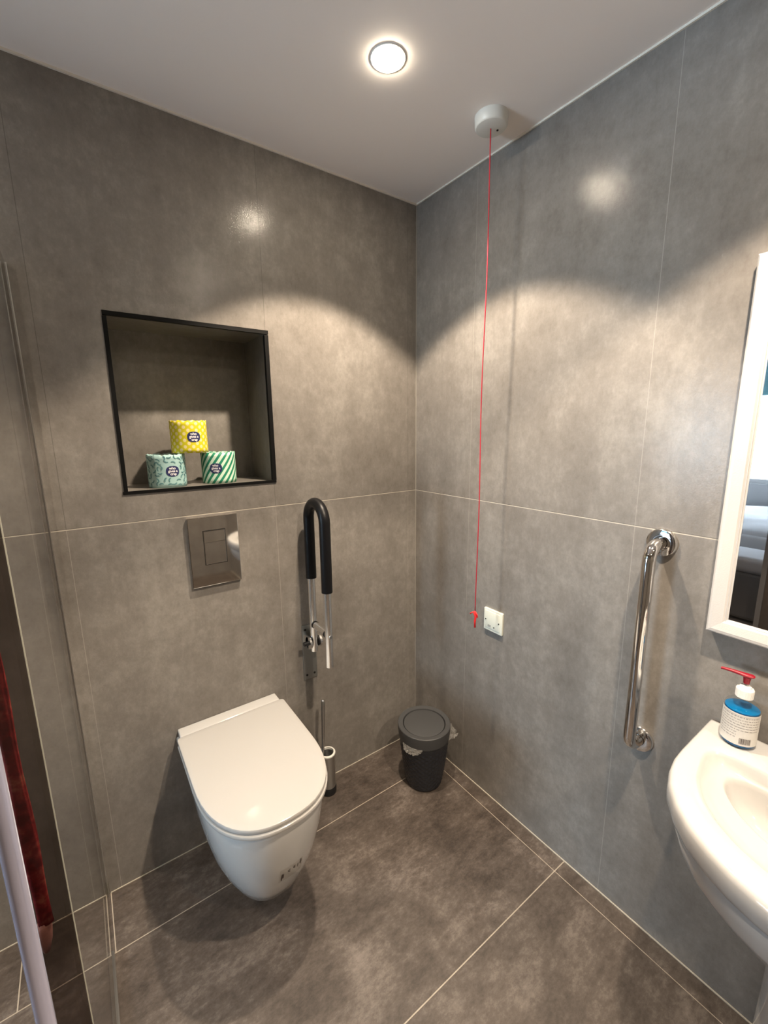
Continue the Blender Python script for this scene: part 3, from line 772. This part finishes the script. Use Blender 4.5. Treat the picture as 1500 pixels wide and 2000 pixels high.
rings += [ring3(off(RO, -.020), .6965), ring3(off(RO, -.010), .699), ring3(off(RO, -.004), .704), ring3(off(RO, -.001), .714), ring3(RO, .728), ring3(off(RO, -.0005), .742), ring3(off(RO, -.003), .750), ring3(off(RO, -.008), .7545),
          ring3(off(RO, -.016), ZT), ring3(lerpR(RO, RI, .6), ZT-.001), ring3(off(RI, .004), ZT-.0005), ring3(RI, ZT-.0025), ring3(off(RI, -.006), ZT-.008), ring3(off(RI, -.012), ZT-.017),
          ring3(lerpR(off(RI, -.014), off(RBo, .006), .35), ZT-.024), ring3(off(RBo, .012), ZT-.029), ring3(off(RBo, .005), ZT-.030), ring3(RBo, ZT-.033), ring3(off(RBo, -.005), ZT-.042), ring3(scale(RBo, .90), ZT-.070), ring3(scale(RBo, .75), ZT-.100), ring3(scale(RBo, .5), ZT-.118), ring3(scale(RBo, .2), ZT-.124), ring3(scale(RBo, .10), ZT-.125)]
loft(bm, rings, True, True)
sk = thing('wash_basin', 'white ceramic wash basin with rounded front on a pedestal under the mirror', 'sink', (-0.2, SY, 0))
obj('basin', bm, 'ceramic', sk, True)
prs = []
for z, hw, d0, d1 in ((0.0, .105, -.02, -.245), (0.012, .105, -.02, -.245), (0.02, .100, -.02, -.238), (0.10, .092, -.02, -.225), (0.30, .090, -.02, -.220), (0.45, .094, -.02, -.228), (0.54, .104, -.02, -.245), (0.60, .118, -.02, -.270), (.615, .118, -.02, -.27)):
    rg = []
    for i in range(33):
        a = PI*i/32; rg.append((d0 + (d1-d0)*(0.25+0.75*max(0.0, math.sin(a))**.8) if 0 < i < 32 else d0, SY - hw*math.cos(a), z))
    prs.append(rg)
obj('pedestal', loft(bmesh.new(), prs), 'ceramic', sk, 'auto')
obj('drain', LA([(0, .003), (.014, .003), (.021, .0045), (.024, .002), (.024, 0)], (-.20, SY, ZT-.1255), 32), 'chrome', sk, 'auto')
tp = thing('basin_tap', 'chrome mixer tap at the back of the wash basin', 'tap', (-0.062, SY, ZT))
obj('body', T([(-.062, SY, ZT-.001), (-.062, SY, ZT+.004), (-.062, SY, ZT+.006), (-.062, SY, ZT+.085)], .02, 24, rs=[.026, .026, .021, .020]), 'chrome', tp, 'auto')
obj('spout', T([(-.062, SY, ZT+.055), (-.10, SY, ZT+.072), (-.14, SY, ZT+.074), (-.165, SY, ZT+.066), (-.172, SY, ZT+.052)], .0125, 18), 'chrome', tp, 'auto')
obj('lever', T([(-.058, SY, ZT+.086), (-.062, SY, ZT+.098), (-.085, SY, ZT+.110), (-.125, SY, ZT+.120)], .008, 14, rs=[.018, .015, .009, .006]), 'chrome', tp, 'auto')

# ------------------------------------------------------------------ sanitiser bottle
bx, by, bz = -0.046, -1.2035, ZT + 0.0003
sb = thing('soap_bottle', 'clear pump bottle of blue hand gel with red pump on the wash basin', 'bottle', (bx, by, bz))
rb = 0.0325
shell = [(0, 0), (rb-.003, 0), (rb, .003), (rb, .088), (rb-.002, .094), (rb-.010, .101), (.017, .106), (.0145, .109), (.0135, .122)]
obj('clear_bottle', LA(shell, (bx, by, bz), 48), 'clear_plastic', sb, 'auto')
obj('gel', LA([(0, .002), (rb-.0035, .002), (rb-.0015, .004), (rb-.0015, .086), (rb-.004, .0875), (0, .0875)], (bx, by, bz), 48), 'blue_gel', sb, 'auto')['label'] = 'bright blue liquid'
obj('dip_tube', T([(bx, by, bz+.086), (bx, by, bz+.118)], .004, 12), 'clear_plastic', sb, True)
def lab(a0, a1, z0, z1, r, n=30):
    bm = bmesh.new(); pr = None
    for i in range(n+1):
        a = a0+(a1-a0)*i/n; cc = [bm.verts.new((bx+r*math.cos(a), by+r*math.sin(a), bz+z)) for z in (z0, z1)]
        if pr: bm.faces.new((pr[0], cc[0], cc[1], pr[1]))
        pr = cc
    return bm
def join(dst, src):
    me = bpy.data.meshes.new('tmp'); src.to_mesh(me); src.free(); dst.from_mesh(me); bpy.data.meshes.remove(me)
A0 = math.radians(194)        # direction facing the room
lbl = obj('label', lab(A0-1.55, A0+1.5, .009, .084, rb+.0006, 48), 'card_label', sb, True)
lbl['label'] = 'white printed label with small grey text and a bar code'
bm = bmesh.new(); rnd = random.Random(7)
z = .076
for row in range(9):
    a = A0-1.2
    lim = A0+1.1 if row < 6 else A0-0.15
    while a < lim:
        wv = rnd.uniform(.06, .22); join(bm, lab(a, min(a+wv, lim), z, z+(.0016 if row else .0022), rb+.0009, 4)); a += wv+.05
    z -= .0062
for zz in (.0795, .0520): join(bm, lab(A0-1.3, A0+1.25, zz, zz+.0006, rb+.0009, 24))
obj('small_print', bm, 'label_text', lbl)
bm = bmesh.new(); a = A0+0.05
for k in range(17):
    wv = rnd.choice((.012, .022, .034)); join(bm, lab(a, a+wv, .0135, .0275, rb+.0009, 1)); a += wv+rnd.choice((.014, .024))
obj('bar_code', bm, 'ink_dark', lbl)
bm = bmesh.new(); n = 60
loft(bm, [[(bx+(.0158+(.0006 if i % 2 else 0))*math.cos(2*PI*i/n), by+(.0158+(.0006 if i % 2 else 0))*math.sin(2*PI*i/n), bz+zz) for i in range(n)] for zz in (.112, .131)])
lathe(bm, [(.0158, .131), (.0145, .1335), (.0115, .134), (.0105, .138), (.006, .139), (0, .139)], (bx, by, bz), 32)
obj('cap', bm, 'bottle_cap', sb, 'auto')
obj('stem', T([(bx, by, bz+.137), (bx, by, bz+.148)], .0045, 12), 'clear_plastic', sb, True)
bm = bmesh.new()
tube(bm, [(bx, by, bz+.144), (bx, by, bz+.160)], .0065, 18, rs=[.0055, .0075])
nd = Vector((-0.30, 0.95, 0)).normalized(); o_ = Vector((bx, by, bz+.163)); sd = Vector((nd.y, -nd.x, 0))
rg = []
for t_, hw, hz, zz in ((-.013, .003, .002, .0005), (-.009, .0075, .004, .0), (.004, .0080, .0045, .0), (.012, .0060, .0042, .001), (.030, .0042, .0034, .003), (.044, .0034, .0030, .0035), (.047, .0028, .0024, .0025)):
    c_ = o_ + nd*t_ + Vector((0, 0, zz)); rg.append([c_ + sd*hw*math.cos(2*PI*i/12) + Vector((0, 0, 1))*hz*math.sin(2*PI*i/12) for i in range(12)])
loft(bm, rg)
obj('pump_head', bm, 'pump_red', sb, 'auto')['label'] = 'red pump head with long nozzle'

# ------------------------------------------------------------------ shower screen, door, added sleeve reflection
gx = -1.285
ss = thing('shower_screen', 'clear glass shower screen fixed to the wall left of the toilet', 'shower screen', (gx, -0.38, 0))
obj('glass_panel', B(gx-.004, gx+.004, -0.760, -0.004, 0.012, 1.862), 'glass', ss)
bm = bmesh.new(); box(bm, gx+.0030, gx+.0043, -0.7612, -0.7595, 0.012, 1.862); obj('polished_edge', bm, 'glass_edge', ss)
bm = bmesh.new(); box(bm, gx-.0062, gx-.0042, -0.012, 0.0003, 0.0, 1.864); box(bm, gx+.0042, gx+.0062, -0.012, 0.0003, 0.0, 1.864)
obj('wall_channel', bm, 'steel', ss)
bm = bmesh.new(); box(bm, gx-.0075, gx+.0075, -0.760, -0.20, 0.0, 0.012); obj('floor_channel', bm, 'steel', ss)
M['clear_seal'] = glassy('clear_seal', (0.93, 0.93, 0.90), 0.1, 1.35)
obj('seal_clip', B(gx-.0085, gx+.0085, -0.014, -0.002, 0.012, 0.050), 'clear_seal', ss)
sd_ = thing('shower_door', 'narrow smoked glass shower door panel ending in a shiny chrome post', 'shower door', (gx, -0.88, 0))
obj('smoked_panel', B(gx-.003, gx+.003, -0.991, -0.763, 0.012, 1.862), 'smoked', sd_)
obj('edge_post', T([(gx, -0.998, 0.0), (gx, -0.998, 1.875)], 0.0072, 24), 'post', sd_, 'auto')['label'] = 'shiny chrome upright post'
rs_ = thing('sleeve_reflection', 'added red band standing in for a sleeve reflected in the glass beside the chrome post', 'reflected_image', (gx, -0.75, 0.75))  # added solid in place of a reflected red sleeve and hand
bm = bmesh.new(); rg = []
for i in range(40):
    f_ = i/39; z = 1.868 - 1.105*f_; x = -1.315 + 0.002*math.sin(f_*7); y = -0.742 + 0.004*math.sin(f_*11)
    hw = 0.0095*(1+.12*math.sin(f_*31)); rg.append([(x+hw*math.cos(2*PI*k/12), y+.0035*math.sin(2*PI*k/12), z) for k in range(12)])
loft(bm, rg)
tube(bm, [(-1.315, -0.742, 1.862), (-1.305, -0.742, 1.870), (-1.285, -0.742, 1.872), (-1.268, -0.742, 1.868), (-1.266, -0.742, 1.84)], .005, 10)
obj('sleeve_band', bm, 'reflected_sleeve', rs_, True)
obj('hand_blob', T([(-1.316, -0.742, 0.768), (-1.318, -0.742, 0.755), (-1.319, -0.743, 0.735), (-1.319, -0.743, 0.715)], .008, 12, rs=[.007, .010, .009, .004]), 'pink', rs_, True)['label'] = 'added pale pink end standing in for the reflected hand'

# ------------------------------------------------------------------ bedroom pieces seen in the mirror
bd = thing('bed', 'bed with white linen in the bedroom, reflected in the mirror', 'bed', (-4.1, -0.3, 0))
obj('bed_base', B(-4.85, -3.42, -1.4, 1.0, 0.02, 0.34, bev=0.02), 'grey_fabric', bd)
obj('mattress', B(-4.87, -3.40, -1.42, 1.02, 0.34, 0.54, bev=0.04, seg=3), 'linen', bd, 'auto')
bm = bmesh.new(); rg = []; g = []
for j in range(31):
    row = []
    for i in range(31):
        u, v = i/30, j/30; x = -4.86+1.50*u; y = -1.38+2.36*v
        z = 0.585 + 0.020*math.sin(u*9+v*4)*math.cos(v*13) + 0.012*math.sin(u*21)*math.sin(v*27)
        if u > .93: z -= (u-.93)*3.2
        row.append(bm.verts.new((x, y, z)))
    g.append(row)
for j in range(30):
    for i in range(30): bm.faces.new((g[j][i], g[j][i+1], g[j+1][i+1], g[j+1][i]))
du = obj('duvet', bm, 'linen', bd, True); sm = du.modifiers.new('thick', 'SOLIDIFY'); sm.thickness = 0.035
ot = thing('bench', 'low upholstered bench with a pale cushion in the bedroom, reflected in the mirror', 'bench', (-2.98, -0.2, 0))
obj('bench_base', B(-3.16, -2.80, -1.0, 0.6, 0.02, 0.38, bev=0.02), 'grey_fabric', ot)
obj('cushion', B(-3.17, -2.79, -1.01, 0.61, 0.38, 0.50, bev=0.045, seg=4), 'linen', ot, 'auto')
bl = obj('window_blind', B(XB+0.004, XB+0.03, WY0, WY1, 1.78, 2.16), 'blind'); tag(bl, 'pale cyan blind at the top of the bedroom window, reflected in the mirror', 'blind')
